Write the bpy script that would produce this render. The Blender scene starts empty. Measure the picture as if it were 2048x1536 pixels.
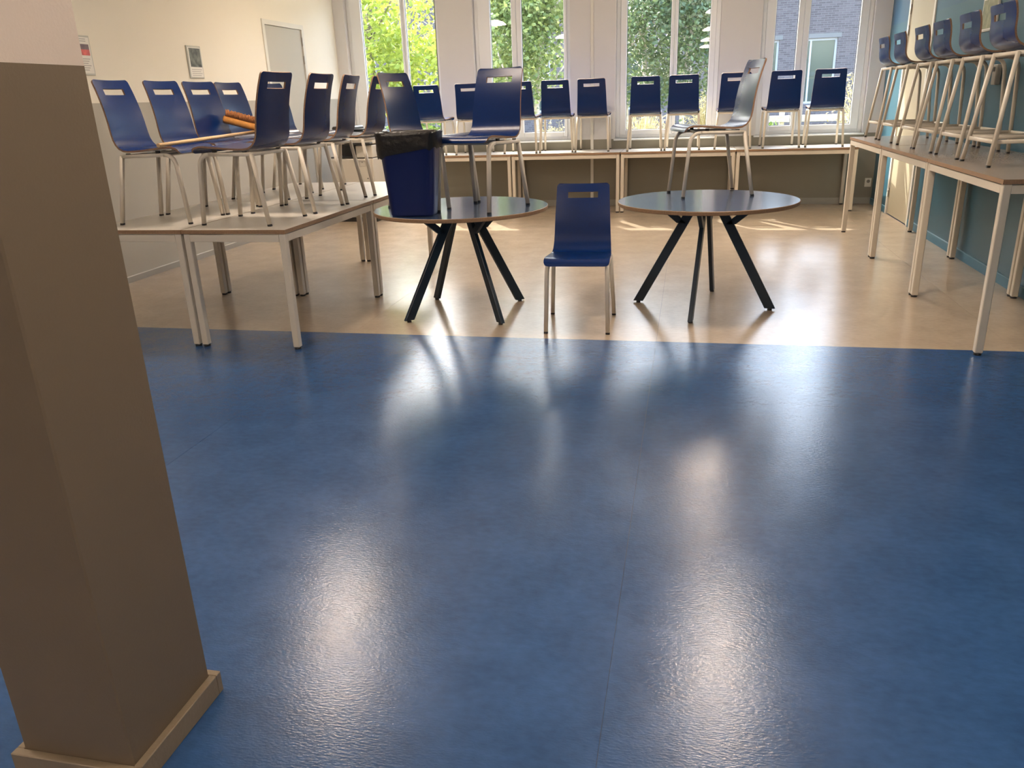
import bpy, bmesh, math, random
from mathutils import Vector, Matrix
random.seed(7)
S = bpy.context.scene
COL = S.collection
PI = math.pi
R_ = math.radians

# ------------------------------------------------------------------ camera
F_PX, YAW, PITCH, ROLL, CAM_H = 1575.07, R_(12.787), R_(19.854), R_(-2.098), 1.4345
_f = Vector((-math.sin(YAW)*math.cos(PITCH), math.cos(YAW)*math.cos(PITCH), -math.sin(PITCH)))
_r = Vector((math.cos(YAW), math.sin(YAW), 0)); _u = _r.cross(_f)
_c, _s = math.cos(ROLL), math.sin(ROLL)
_r, _u = _c*_r + _s*_u, -_s*_r + _c*_u
cd = bpy.data.cameras.new('camera'); cam = bpy.data.objects.new('camera', cd); COL.objects.link(cam)
cd.sensor_fit = 'HORIZONTAL'; cd.sensor_width = 36.0; cd.lens = F_PX/2048*36.0
cd.clip_start = 0.05; cd.clip_end = 300
M = Matrix((( _r.x, _u.x, -_f.x, 0), (_r.y, _u.y, -_f.y, 0), (_r.z, _u.z, -_f.z, CAM_H), (0, 0, 0, 1)))
cam.matrix_world = M
S.camera = cam

# ------------------------------------------------------------------ light and exposure
SUN_STRENGTH, SKY_STRENGTH, LAMP_EMIT, LAMP_FILL = 9.5, 2.2, 76.0, 50.0
vs = S.view_settings
vs.view_transform = 'Standard'; vs.look = 'None'; vs.gamma = 1.0; vs.use_curve_mapping = False
vs.exposure = 0.36
sun_vec = Vector((-0.71, 1.0, 1.193)).normalized()            # from the room towards the sun
w = bpy.data.worlds.new('World'); S.world = w; w.use_nodes = True
nt = w.node_tree; nt.nodes.clear()
sky = nt.nodes.new('ShaderNodeTexSky'); sky.sky_type = 'NISHITA'; sky.sun_disc = False
sky.sun_elevation = math.asin(sun_vec.z); sky.sun_rotation = math.atan2(sun_vec.x, sun_vec.y)
sky.air_density = 1.0; sky.dust_density = 4.0; sky.ozone_density = 1.0
bg = nt.nodes.new('ShaderNodeBackground'); bg.inputs[1].default_value = SKY_STRENGTH
wo = nt.nodes.new('ShaderNodeOutputWorld')
nt.links.new(sky.outputs[0], bg.inputs[0]); nt.links.new(bg.outputs[0], wo.inputs[0])
sd = bpy.data.lights.new('sun', 'SUN'); sd.energy = SUN_STRENGTH; sd.angle = R_(0.53); sd.color = (1.0, 0.93, 0.82)
sun = bpy.data.objects.new('sun', sd); COL.objects.link(sun)
sun.rotation_euler = (-sun_vec).to_track_quat('-Z', 'Y').to_euler(); sun.location = (-8, 14, 12)

# ------------------------------------------------------------------ materials
def mat(name, col, rough=0.5, metal=0.0, spec=0.5, noise=0.0, nscale=40, bump=0.0, bscale=200, coat=0.0, dark=None):
    m = bpy.data.materials.new(name); m.use_nodes = True
    n = m.node_tree; b = n.nodes['Principled BSDF']
    b.inputs['Base Color'].default_value = (*col, 1); b.inputs['Roughness'].default_value = rough
    b.inputs['Metallic'].default_value = metal; b.inputs['Specular IOR Level'].default_value = spec
    if coat: b.inputs['Coat Weight'].default_value = coat; b.inputs['Coat Roughness'].default_value = 0.15
    tc = n.nodes.new('ShaderNodeTexCoord')
    if noise:
        t = n.nodes.new('ShaderNodeTexNoise'); t.inputs['Scale'].default_value = nscale; t.inputs['Detail'].default_value = 5
        n.links.new(tc.outputs['Object'], t.inputs['Vector'])
        r = n.nodes.new('ShaderNodeValToRGB')
        lo = dark or tuple(c*(1-noise) for c in col); hi = tuple(min(1, c*(1+noise)) for c in col)
        r.color_ramp.elements[0].color = (*lo, 1); r.color_ramp.elements[1].color = (*hi, 1)
        r.color_ramp.elements[0].position = 0.3; r.color_ramp.elements[1].position = 0.7
        n.links.new(t.outputs[0], r.inputs[0]); n.links.new(r.outputs[0], b.inputs['Base Color'])
    if bump:
        t2 = n.nodes.new('ShaderNodeTexNoise'); t2.inputs['Scale'].default_value = bscale; t2.inputs['Detail'].default_value = 3
        n.links.new(tc.outputs['Object'], t2.inputs['Vector'])
        bp = n.nodes.new('ShaderNodeBump'); bp.inputs['Strength'].default_value = bump; bp.inputs['Distance'].default_value = 0.01
        n.links.new(t2.outputs[0], bp.inputs['Height']); n.links.new(bp.outputs[0], b.inputs['Normal'])
    return m

def wall_mat(name, bands, rough=0.6, spec=0.35, bump=0.06):
    """bands: [(z_top, colour), ...] painted bands by height in world space"""
    m = mat(name, bands[-1][1], rough, spec=spec, bump=bump, bscale=160)
    n = m.node_tree; b = n.nodes['Principled BSDF']
    g = n.nodes.new('ShaderNodeNewGeometry'); sx = n.nodes.new('ShaderNodeSeparateXYZ')
    n.links.new(g.outputs['Position'], sx.inputs[0])
    prev = None
    rgb = n.nodes.new('ShaderNodeRGB'); rgb.outputs[0].default_value = (*bands[-1][1], 1); prev = rgb.outputs[0]
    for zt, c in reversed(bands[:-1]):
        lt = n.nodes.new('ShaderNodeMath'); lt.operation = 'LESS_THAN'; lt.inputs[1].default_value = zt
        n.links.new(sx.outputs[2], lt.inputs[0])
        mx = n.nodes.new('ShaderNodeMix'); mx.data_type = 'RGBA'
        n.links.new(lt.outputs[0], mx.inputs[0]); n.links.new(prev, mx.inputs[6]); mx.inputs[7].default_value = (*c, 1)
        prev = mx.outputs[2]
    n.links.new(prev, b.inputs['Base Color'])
    return m

def lino(name, col, amt, rough):
    m = bpy.data.materials.new(name); m.use_nodes = True
    n = m.node_tree; b = n.nodes['Principled BSDF']
    g = n.nodes.new('ShaderNodeNewGeometry')
    def noise(scale, detail, sc=(1, 1, 1)):
        mp = n.nodes.new('ShaderNodeMapping'); mp.inputs['Scale'].default_value = sc
        n.links.new(g.outputs['Position'], mp.inputs[0])
        t = n.nodes.new('ShaderNodeTexNoise'); t.inputs['Scale'].default_value = scale; t.inputs['Detail'].default_value = detail
        n.links.new(mp.outputs[0], t.inputs['Vector']); return t.outputs[0]
    a = noise(26, 6, (1, 1.6, 1)); c2 = noise(5, 4)
    ad = n.nodes.new('ShaderNodeMath'); ad.operation = 'ADD'; n.links.new(a, ad.inputs[0]); n.links.new(c2, ad.inputs[1])
    rp = n.nodes.new('ShaderNodeValToRGB')
    rp.color_ramp.elements[0].position = 0.35; rp.color_ramp.elements[1].position = 0.68
    h = n.nodes.new('ShaderNodeMath'); h.operation = 'MULTIPLY'; h.inputs[1].default_value = 0.5; n.links.new(ad.outputs[0], h.inputs[0])
    rp.color_ramp.elements[0].color = (*[c*(1-amt) for c in col], 1); rp.color_ramp.elements[1].color = (*[c*(1+amt) for c in col], 1)
    n.links.new(h.outputs[0], rp.inputs[0]); n.links.new(rp.outputs[0], b.inputs['Base Color'])
    mr = n.nodes.new('ShaderNodeMapRange'); mr.inputs[3].default_value = rough-0.05; mr.inputs[4].default_value = rough+0.05
    n.links.new(c2, mr.inputs[0]); n.links.new(mr.outputs[0], b.inputs['Roughness'])
    b.inputs['Specular IOR Level'].default_value = 0.5
    bt = noise(120, 3, (0.6, 1.5, 1))
    bp = n.nodes.new('ShaderNodeBump'); bp.inputs['Strength'].default_value = 0.13; bp.inputs['Distance'].default_value = 0.006
    n.links.new(bt, bp.inputs['Height']); n.links.new(bp.outputs[0], b.inputs['Normal'])
    return m

def glass_mat(name, tint=(1, 1, 1)):
    m = bpy.data.materials.new(name); m.use_nodes = True
    n = m.node_tree; n.nodes.clear()
    o = n.nodes.new('ShaderNodeOutputMaterial'); t = n.nodes.new('ShaderNodeBsdfTransparent'); t.inputs[0].default_value = (*tint, 1)
    gl = n.nodes.new('ShaderNodeBsdfGlossy'); gl.inputs['Roughness'].default_value = 0.0
    fr = n.nodes.new('ShaderNodeFresnel'); ge = n.nodes.new('ShaderNodeNewGeometry')
    mr = n.nodes.new('ShaderNodeMapRange'); mr.inputs[3].default_value = 1.5; mr.inputs[4].default_value = 1/1.5   # same reflectance from either face
    n.links.new(ge.outputs['Backfacing'], mr.inputs[0]); n.links.new(mr.outputs[0], fr.inputs[0])
    mx = n.nodes.new('ShaderNodeMixShader')
    n.links.new(fr.outputs[0], mx.inputs[0]); n.links.new(t.outputs[0], mx.inputs[1]); n.links.new(gl.outputs[0], mx.inputs[2])
    n.links.new(mx.outputs[0], o.inputs[0]); return m

def emit_mat(name, col, strength):
    m = bpy.data.materials.new(name); m.use_nodes = True
    b = m.node_tree.nodes['Principled BSDF']
    b.inputs['Base Color'].default_value = (*col, 1)
    b.inputs['Emission Color'].default_value = (*col, 1); b.inputs['Emission Strength'].default_value = strength
    return m

def leaf_mat(name, c1, c2, trans=0.45):
    m = bpy.data.materials.new(name); m.use_nodes = True
    n = m.node_tree; n.nodes.clear()
    o = n.nodes.new('ShaderNodeOutputMaterial')
    g = n.nodes.new('ShaderNodeNewGeometry'); rp = n.nodes.new('ShaderNodeValToRGB')
    rp.color_ramp.elements[0].color = (*c1, 1); rp.color_ramp.elements[1].color = (*c2, 1)
    n.links.new(g.outputs['Random Per Island'], rp.inputs[0])
    d = n.nodes.new('ShaderNodeBsdfPrincipled'); d.inputs['Roughness'].default_value = 0.4
    t = n.nodes.new('ShaderNodeBsdfTranslucent'); mx = n.nodes.new('ShaderNodeMixShader'); mx.inputs[0].default_value = trans
    n.links.new(rp.outputs[0], d.inputs['Base Color']); n.links.new(rp.outputs[0], t.inputs[0])
    n.links.new(d.outputs[0], mx.inputs[1]); n.links.new(t.outputs[0], mx.inputs[2]); n.links.new(mx.outputs[0], o.inputs[0])
    return m

def brick_mat(name):
    m = mat(name, (0.1, 0.08, 0.08), 0.85)
    n = m.node_tree; b = n.nodes['Principled BSDF']
    g = n.nodes.new('ShaderNodeNewGeometry'); sx = n.nodes.new('ShaderNodeSeparateXYZ'); cx = n.nodes.new('ShaderNodeCombineXYZ')
    n.links.new(g.outputs['Position'], sx.inputs[0]); n.links.new(sx.outputs[0], cx.inputs[0]); n.links.new(sx.outputs[2], cx.inputs[1])
    br = n.nodes.new('ShaderNodeTexBrick'); br.inputs['Scale'].default_value = 1.0
    br.inputs['Brick Width'].default_value = 0.22; br.inputs['Row Height'].default_value = 0.066; br.inputs['Mortar Size'].default_value = 0.008
    br.inputs['Color1'].default_value = (0.070, 0.052, 0.052, 1); br.inputs['Color2'].default_value = (0.11, 0.087, 0.086, 1)
    br.inputs['Mortar'].default_value = (0.135, 0.12, 0.113, 1); br.inputs['Bias'].default_value = 0.1
    n.links.new(cx.outputs[0], br.inputs['Vector']); n.links.new(br.outputs[0], b.inputs['Base Color'])
    return m

MT = {}
MT['blue_floor'] = lino('blue_linoleum', (0.027, 0.078, 0.200), 0.18, 0.20)
MT['beige_floor'] = lino('beige_linoleum', (0.445, 0.35, 0.255), 0.10, 0.20)
MT['seam'] = mat('floor_weld', (0.05, 0.06, 0.08), 0.6)
WHITE = (0.86, 0.81, 0.70); GREY = (0.43, 0.405, 0.35)
MT['wall_left'] = wall_mat('paint_left_wall', [(1.525, GREY), (9, WHITE)])
MT['wall_back'] = wall_mat('paint_back_wall', [(0.885, (0.26, 0.245, 0.20)), (9, (0.71, 0.70, 0.70))])
MT['wall_right'] = wall_mat('paint_right_wall', [(2.11, (0.030, 0.103, 0.150)), (9, (0.018, 0.086, 0.165))], rough=0.38, spec=0.5)
MT['wall_plain'] = wall_mat('paint_rear_wall', [(1.525, GREY), (9, WHITE)])
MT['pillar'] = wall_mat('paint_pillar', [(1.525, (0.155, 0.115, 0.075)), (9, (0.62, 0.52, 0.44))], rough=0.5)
MT['bb_grey'] = mat('baseboard_grey', (0.36, 0.345, 0.31), 0.45)
MT['bb_teal'] = mat('baseboard_teal', (0.04, 0.15, 0.225), 0.4)
MT['highlight_blue'] = mat('highlight_pale_blue', (0.16, 0.30, 0.40), 0.4)  # paler blue standing in for the highlight along the teal baseboard
MT['bb_pillar'] = mat('baseboard_pillar', (0.21, 0.16, 0.105), 0.5, bump=0.15, bscale=60)
MT['ceiling'] = mat('ceiling_white', (0.80, 0.78, 0.74), 0.8)
MT['frame_white'] = mat('window_white', (0.84, 0.86, 0.87), 0.35)
MT['glass'] = glass_mat('window_glass', (0.96, 0.98, 0.97))
MT['gasket'] = mat('black_gasket', (0.01, 0.01, 0.012), 0.5)
MT['door_grey'] = mat('door_grey', (0.47, 0.45, 0.40), 0.45)
MT['door_cream'] = mat('door_cream', (0.46, 0.41, 0.30), 0.4)
MT['trim_white'] = mat('trim_white', (0.74, 0.72, 0.66), 0.4)
MT['steel'] = mat('brushed_steel', (0.45, 0.43, 0.40), 0.35, metal=1.0)
MT['shell'] = mat('blue_laminate', (0.0018, 0.018, 0.098), 0.27, spec=0.27, noise=0.08, nscale=120)
MT['ply'] = mat('plywood_edge', (0.23, 0.13, 0.075), 0.55, noise=0.25, nscale=150)
MT['metal_cream'] = mat('cream_coated_steel', (0.60, 0.54, 0.45), 0.38)
MT['black'] = mat('black_plastic', (0.012, 0.011, 0.011), 0.45)
MT['laminate'] = mat('pale_laminate', (0.54, 0.50, 0.44), 0.30, noise=0.04, nscale=90)
MT['laminate_dark'] = mat('taupe_laminate', (0.28, 0.23, 0.185), 0.26, noise=0.04, nscale=90)
MT['edge_brown'] = mat('brown_edge_band', (0.26, 0.155, 0.085), 0.5, noise=0.15, nscale=120)
MT['round_top'] = mat('slate_blue_laminate', (0.040, 0.066, 0.125), 0.16, noise=0.05, nscale=80)
MT['round_leg'] = mat('dark_teal_steel', (0.006, 0.020, 0.038), 0.4)
MT['bin_blue'] = mat('navy_plastic', (0.008, 0.016, 0.10), 0.4)
MT['bag'] = mat('black_bag_film', (0.012, 0.010, 0.009), 0.28, bump=0.5, bscale=25)
MT['broom_stick'] = mat('pale_beech', (0.62, 0.42, 0.22), 0.5, noise=0.08, nscale=60)
MT['broom_block'] = mat('varnished_orange_wood', (0.55, 0.24, 0.055), 0.4, noise=0.12, nscale=40)
MT['bristle'] = mat('coconut_bristle', (0.38, 0.15, 0.05), 0.8, noise=0.3, nscale=200)
MT['copier'] = mat('copier_cream', (0.58, 0.54, 0.47), 0.45)
MT['copier_dark'] = mat('copier_charcoal', (0.03, 0.028, 0.026), 0.4)
MT['copier_line'] = mat('copier_groove', (0.25, 0.23, 0.20), 0.5)
MT['acrylic'] = mat('acrylic_frame', (0.55, 0.55, 0.50), 0.15, spec=0.6)
MT['paper'] = mat('poster_paper', (0.80, 0.78, 0.72), 0.5)
MT['text_grey'] = mat('printed_text', (0.42, 0.40, 0.38), 0.6)
MT['photo_grey'] = mat('poster_photo_grey', (0.11, 0.12, 0.10), 0.3, noise=0.85, nscale=18)
MT['photo_red'] = mat('poster_photo_red', (0.60, 0.10, 0.09), 0.3, noise=0.3, nscale=25)
MT['photo_dusk'] = mat('poster_photo_dusk', (0.14, 0.09, 0.11), 0.3, noise=0.4, nscale=20)
MT['poster_olive'] = mat('poster_olive', (0.30, 0.31, 0.20), 0.25, noise=0.25, nscale=22)
MT['device'] = mat('device_grey', (0.50, 0.46, 0.40), 0.4)
MT['lamp_white'] = mat('lamp_shade_white', (0.8, 0.78, 0.72), 0.4)
MT['lamp_glow'] = emit_mat('lamp_diffuser', (1.0, 0.83, 0.68), LAMP_EMIT)
MT['lamp_fill'] = emit_mat('lamp_fill_top', (1.0, 0.81, 0.63), LAMP_FILL)  # added fill glow, brightens ceiling and walls from the shade tops
MT['brick'] = brick_mat('dark_brick')
MT['conc'] = mat('concrete_lintel', (0.15, 0.14, 0.13), 0.8)
MT['far_glass'] = mat('far_glass', (0.05, 0.065, 0.05), 0.08, spec=0.8)
MT['far_frame'] = mat('far_frame', (0.38, 0.38, 0.38), 0.5)
MT['roof'] = mat('roof_dark', (0.08, 0.08, 0.085), 0.8)
MT['paving'] = mat('paving_grey', (0.27, 0.25, 0.23), 0.9, noise=0.2, nscale=6)
MT['soil'] = mat('garden_ground', (0.16, 0.17, 0.07), 0.95, noise=0.4, nscale=8)
MT['bark'] = mat('bark', (0.16, 0.12, 0.09), 0.9, noise=0.3, nscale=30)
MT['birch'] = mat('birch_bark', (0.55, 0.48, 0.42), 0.8, noise=0.35, nscale=14)
MT['timber'] = mat('pale_timber', (0.45, 0.39, 0.28), 0.7, noise=0.1, nscale=30)
MT['leaf_yellow'] = leaf_mat('leaf_yellow_green', (0.19, 0.26, 0.025), (0.42, 0.47, 0.08), 0.5)
MT['leaf_birch'] = leaf_mat('leaf_birch', (0.085, 0.135, 0.03), (0.34, 0.40, 0.14), 0.45)
MT['leaf_dark'] = leaf_mat('leaf_dark_green', (0.045, 0.080, 0.032), (0.15, 0.20, 0.085), 0.35)
MT['grass'] = leaf_mat('ornamental_grass_blades', (0.30, 0.24, 0.08), (0.62, 0.52, 0.28), 0.4)
MT['leaf_shrub'] = leaf_mat('leaf_shrub', (0.09, 0.16, 0.025), (0.30, 0.38, 0.07), 0.4)

# ------------------------------------------------------------------ mesh helpers
def add_box(bm, a, b, mi=0, bev=0.0):
    x0, y0, z0 = a; x1, y1, z1 = b
    vs_ = [bm.verts.new(p) for p in ((x0,y0,z0),(x1,y0,z0),(x1,y1,z0),(x0,y1,z0),(x0,y0,z1),(x1,y0,z1),(x1,y1,z1),(x0,y1,z1))]
    fs = [bm.faces.new([vs_[i] for i in q]) for q in ((3,2,1,0),(4,5,6,7),(0,1,5,4),(1,2,6,5),(2,3,7,6),(3,0,4,7))]
    for f in fs: f.material_index = mi
    if bev:
        es = {e for f in fs for e in f.edges}
        bmesh.ops.bevel(bm, geom=list(es), offset=bev, segments=1, profile=0.5, affect='EDGES')
    return fs

def rrect(w, h, r, n=2):
    pts = []
    for cx, cy, a0 in ((w/2-r, h/2-r, 0), (-w/2+r, h/2-r, 90), (-w/2+r, -h/2+r, 180), (w/2-r, -h/2+r, 270)):
        for k in range(n+1):
            a = R_(a0 + 90*k/n); pts.append((cx + r*math.cos(a), cy + r*math.sin(a)))
    return pts

def circ(r, n=10): return [(r*math.cos(2*PI*k/n), r*math.sin(2*PI*k/n)) for k in range(n)]

def add_sweep(bm, path, section, ref=Vector((1, 0, 0)), mi=0, smooth=True, flat_ends=False):
    """section (a,b): a along ref, b along tangent x ref. flat_ends: end rings lie in horizontal planes."""
    P = [Vector(p) for p in path]; rings = []
    for i, p in enumerate(P):
        if i == 0: t = P[1]-P[0]
        elif i == len(P)-1: t = P[-1]-P[-2]
        else: t = (P[i+1]-P[i]).normalized() + (P[i]-P[i-1]).normalized()
        t.normalize()
        a = ref - t*ref.dot(t)
        if a.length < 1e-4: a = Vector((0, 1, 0)) - t*t.y
        a.normalize(); b = t.cross(a)
        k = 1.0
        if 0 < i < len(P)-1:
            c = (P[i+1]-P[i]).normalized().dot((P[i]-P[i-1]).normalized()); k = 1/max(0.6, math.sqrt((1+c)/2))
        ring = []
        for u, v in section:
            q = p + a*u + b*(v*k)
            if flat_ends and i in (0, len(P)-1) and abs(t.z) > 0.2: q = q - t*((q.z-p.z)/t.z)
            ring.append(bm.verts.new(q))
        rings.append(ring)
    n = len(section)
    for i in range(len(rings)-1):
        for k in range(n):
            f = bm.faces.new((rings[i][k], rings[i][(k+1) % n], rings[i+1][(k+1) % n], rings[i+1][k])); f.material_index = mi; f.smooth = smooth
    f = bm.faces.new(list(reversed(rings[0]))); f.material_index = mi
    f = bm.faces.new(rings[-1]); f.material_index = mi

def add_lathe(bm, prof, n=48, mi=0, smooth=False, mfun=None):
    rings = []
    for r, z in prof:
        rings.append([bm.verts.new((r*math.cos(2*PI*k/n), r*math.sin(2*PI*k/n), z)) for k in range(n)] if r > 1e-6 else [bm.verts.new((0, 0, z))])
    for i in range(len(rings)-1):
        A, B = rings[i], rings[i+1]
        for k in range(n):
            k2 = (k+1) % n
            if len(A) == 1 and len(B) == 1: continue
            if len(A) == 1: q = (A[0], B[k2], B[k])
            elif len(B) == 1: q = (A[k], A[k2], B[0])
            else: q = (A[k], A[k2], B[k2], B[k])
            f = bm.faces.new(q); f.smooth = smooth; f.material_index = mfun(i) if mfun else mi

def finish(name, bm, mats, parent=None, recalc=True):
    if recalc: bmesh.ops.recalc_face_normals(bm, faces=bm.faces)
    me = bpy.data.meshes.new(name); bm.to_mesh(me); bm.free()
    for m in (mats if isinstance(mats, (list, tuple)) else [mats]): me.materials.append(MT[m] if isinstance(m, str) else m)
    o = bpy.data.objects.new(name, me); COL.objects.link(o)
    if parent: o.parent = parent
    return o

def box(name, a, b, m, parent=None, bev=0.0):
    bm = bmesh.new(); add_box(bm, a, b, 0, bev); return finish(name, bm, m, parent)

def boxes(name, lst, m, parent=None, bev=0.0):
    bm = bmesh.new()
    for a, b in lst: add_box(bm, a, b, 0, bev)
    return finish(name, bm, m, parent)

def sweep(name, path, sec, m, parent=None, **k):
    bm = bmesh.new(); add_sweep(bm, path, sec, **k); return finish(name, bm, m, parent)

def tag(o, label, cat, group=None, kind=None):
    if label: o['label'] = label
    if cat: o['category'] = cat
    if group: o['group'] = group
    if kind: o['kind'] = kind
    return o

def struct(o): o['kind'] = 'structure'; return o

def thing(name, label=None, cat=None, loc=(0, 0, 0), rz=0.0, group=None):
    o = bpy.data.objects.new(name, None); COL.objects.link(o); o.empty_display_size = 0.1
    o.location = loc; o.rotation_euler = (0, 0, rz); tag(o, label, cat, group); return o

def copy_tree(o, parent=None):
    c = o.copy(); COL.objects.link(c); c.parent = parent
    for ch in list(o.children): copy_tree(ch, c)
    return c

def place(proto, used, name, label, cat, loc, rz, group=None):
    o = copy_tree(proto) if used[0] else proto
    used[0] = True
    o.location = loc; o.rotation_euler = (0, 0, rz)
    for k in ('label', 'category', 'group'):
        if k in o: del o[k]
    tag(o, label, cat, group); return o

# ------------------------------------------------------------------ the room
XL, XR, YB, YF, HC = -4.874, 2.33, 11.17, -3.2, 3.15
WT = 0.30
Y0 = 4.732
SEAMX = [XL, -4.152, -2.152, -0.152, 1.855, XR]
floor = struct(box('floor', (XL-0.3, YF-0.3, -0.15), (XR+0.3, YB+WT, -0.0030), 'seam'))
def sheet(name, x0, x1, y0, y1, m, label):
    o = box(name, (x0+0.0006, y0+0.0004, -0.003), (x1-0.0006, y1-0.0004, 0.0), m, floor); return o
for i in range(5):
    sheet('blue_linoleum_sheet', SEAMX[i], SEAMX[i+1], YF, Y0, 'blue_floor', None)
    sheet('beige_linoleum_sheet', SEAMX[i], SEAMX[i+1], Y0, YB, 'beige_floor', None)
struct(box('ceiling', (XL-0.3, YF-0.3, HC), (XR+0.3, YB+WT, HC+0.2), 'ceiling'))

# doors are set in openings of the side walls
DL0, DL1, DRZ = 9.12, 10.17, 2.41
DR0, DR1 = 9.25, 10.31
struct(boxes('wall_left', [((XL-0.25, YF-0.3, 0), (XL, DL0, HC)), ((XL-0.25, DL1, 0), (XL, YB, HC)), ((XL-0.25, DL0, DRZ), (XL, DL1, HC))], 'wall_left'))
struct(boxes('wall_right', [((XR, YF-0.3, 0), (XR+0.25, DR0, HC)), ((XR, DR1, 0), (XR+0.25, YB, HC)), ((XR, DR0, DRZ), (XR+0.25, DR1, HC))], 'wall_right'))
struct(box('wall_front', (XL, YF-0.3, 0), (XR, YF, HC), 'wall_plain'))
WIN = [  # opening x0, x1 ; glass a0,a1 ; glass b0,b1
    (-4.715, -3.385, -4.50, -3.93, -3.86, -3.44),
    (-2.895, -1.585, -2.67, -2.385, -2.245, -1.68),
    (-0.985, 0.328, -0.848, -0.288, -0.200, 0.200),
    (0.830, 2.135, 0.995, 1.262, 1.400, 1.985)]
WZ0, WZ1 = 0.885, 2.92
GL0, GL1 = 0.995, 2.83
bl = [((XL-0.25, YB, 0), (XR+0.25, YB+WT, WZ0)), ((XL-0.25, YB, WZ1), (XR+0.25, YB+WT, HC+0.2))]
xs = [XL-0.25] + [v for q in WIN for v in q[:2]] + [XR+0.25]
for i in range(0, len(xs), 2): bl.append(((xs[i], YB, WZ0), (xs[i+1], YB+WT, WZ1)))
struct(boxes('wall_back', bl, 'wall_back'))

FY0, FY1 = YB+0.085, YB+0.16      # frame depth range
for i, (x0, x1, a0, a1, b0, b1) in enumerate(WIN):
    wn = thing('window_%d' % (i+1)); struct(wn)
    e = 0.001
    fo = 0.055
    fr = finish_bm = bmesh.new()
    for q in (((x0+e, FY0, WZ0+e), (x0+fo, FY1, WZ1-e)), ((x1-fo, FY0, WZ0+e), (x1-e, FY1, WZ1-e)),
              ((x0+fo, FY0, WZ0+e), (x1-fo, FY1, WZ0+0.05)), ((x0+fo, FY0, WZ1-0.05), (x1-fo, FY1, WZ1-e))):
        add_box(fr, *q, 0, 0.004)
    finish('outer_frame', fr, 'frame_white', wn)
    mid = (a1+b0)/2
    for (g0, g1, s0, s1) in ((a0, a1, x0+fo, mid-0.002), (b0, b1, mid+0.002, x1-fo)):
        sb = bmesh.new()
        ys0, ys1 = FY0-0.018, FY1-0.02
        for q in (((s0, ys0, WZ0+0.045), (g0, ys1, WZ1-0.045)), ((g1, ys0, WZ0+0.045), (s1, ys1, WZ1-0.045)),
                  ((g0, ys0, WZ0+0.045), (g1, ys1, GL0)), ((g0, ys0, GL1), (g1, ys1, WZ1-0.045))):
            add_box(sb, *q, 0, 0.005)
        sash = finish('sash', sb, 'frame_white', wn)
        yg = FY0+0.02
        box('pane', (g0-0.006, yg, GL0-0.006), (g1+0.006, yg+0.006, GL1+0.006), 'glass', sash)
        gk = 0.006
        boxes('gasket', [((g0, yg-0.006, GL0), (g0+gk, yg-0.001, GL1)), ((g1-gk, yg-0.006, GL0), (g1, yg-0.001, GL1)),
                         ((g0, yg-0.006, GL0), (g1, yg-0.001, GL0+gk)), ((g0, yg-0.006, GL1-gk), (g1, yg-0.001, GL1))], 'gasket', sash)
        if (g1-g0) > 0.5:   # opening sash carries a lever handle
            hx = g1+0.035 if g0 > mid else g0-0.03
    box('window_sill', (x0-0.02, YB-0.03, WZ0-0.022), (x1+0.02, FY0-0.001, WZ0-0.0005), 'frame_white', wn, 0.004)

# baseboards
BH = 0.052
bbl = struct(boxes('baseboard_left', [((XL, YF, 0.0005), (XL+0.012, DL0-0.0, BH)), ((XL, DL1, 0.0005), (XL+0.012, YB, BH))], 'bb_grey'))
bbr = struct(boxes('baseboard_right', [((XR-0.012, YF, 0.0005), (XR, DR0, BH+0.02)), ((XR-0.012, DR1, 0.0005), (XR, YB, BH+0.02))], 'bb_teal'))
struct(box('baseboard_back', (XL+0.012, YB-0.012, 0.0005), (XR-0.012, YB, BH+0.03), 'bb_grey'))

boxes('edge_highlight', [((XL+0.0005, YF, BH), (XL+0.013, DL0, BH+0.006)), ((XL+0.0005, DL1, BH), (XL+0.013, YB-0.013, BH+0.006))], 'trim_white', bbl)  # pale strips paint the highlight on the baseboards' top edges
boxes('edge_highlight', [((XR-0.013, YF, BH+0.02), (XR-0.0005, DR0, BH+0.026)), ((XR-0.013, DR1, BH+0.02), (XR-0.0005, YB-0.013, BH+0.026))], 'highlight_blue', bbr)

# doors
def door(n, side, y0, y1, mleaf, hinge_far=True):
    x = XL if side < 0 else XR
    d = -side                      # direction into the room
    dn = struct(thing('door_%d' % n))
    def bx_(name, xa, xb, ya, yb, za, zb, m, parent, bev=0.0):
        return box(name, (min(x+d*xa, x+d*xb), ya, za), (max(x+d*xa, x+d*xb), yb, zb), m, parent, bev)
    t = 0.055
    boxes('door_frame', [((x-0.1 if d > 0 else x-0.012, y0+0.001, 0.001), (x+0.012 if d > 0 else x+0.1, y0+t, DRZ-0.001)),
                         ((x-0.1 if d > 0 else x-0.012, y1-t, 0.001), (x+0.012 if d > 0 else x+0.1, y1-0.001, DRZ-0.001)),
                         ((x-0.1 if d > 0 else x-0.012, y0+t, DRZ-t), (x+0.012 if d > 0 else x+0.1, y1-t, DRZ-0.001))], 'trim_white', dn)
    leaf = bx_('door_leaf', -0.045, -0.004, y0+t+0.004, y1-t-0.004, 0.008, DRZ-t-0.004, mleaf, dn, 0.002)
    for z in (0.25, 1.25, 2.0, 2.215):
        bm = bmesh.new(); yy = y1-t-0.001
        rings = [(x+d*0.004, yy)]
        add_sweep(bm, [(x+d*0.006, yy, z-0.05), (x+d*0.006, yy, z+0.05)], circ(0.009, 8))
        finish('hinge', bm, 'steel', dn)
    bm = bmesh.new(); yy = y0+t+0.07
    add_sweep(bm, [(x-d*0.004, yy, 1.05), (x+d*0.05, yy, 1.05), (x+d*0.05, yy+0.11, 1.05)], circ(0.009, 8), ref=Vector((0, 0, 1)))
    finish('door_handle', bm, 'steel', dn)
    return dn
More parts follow.
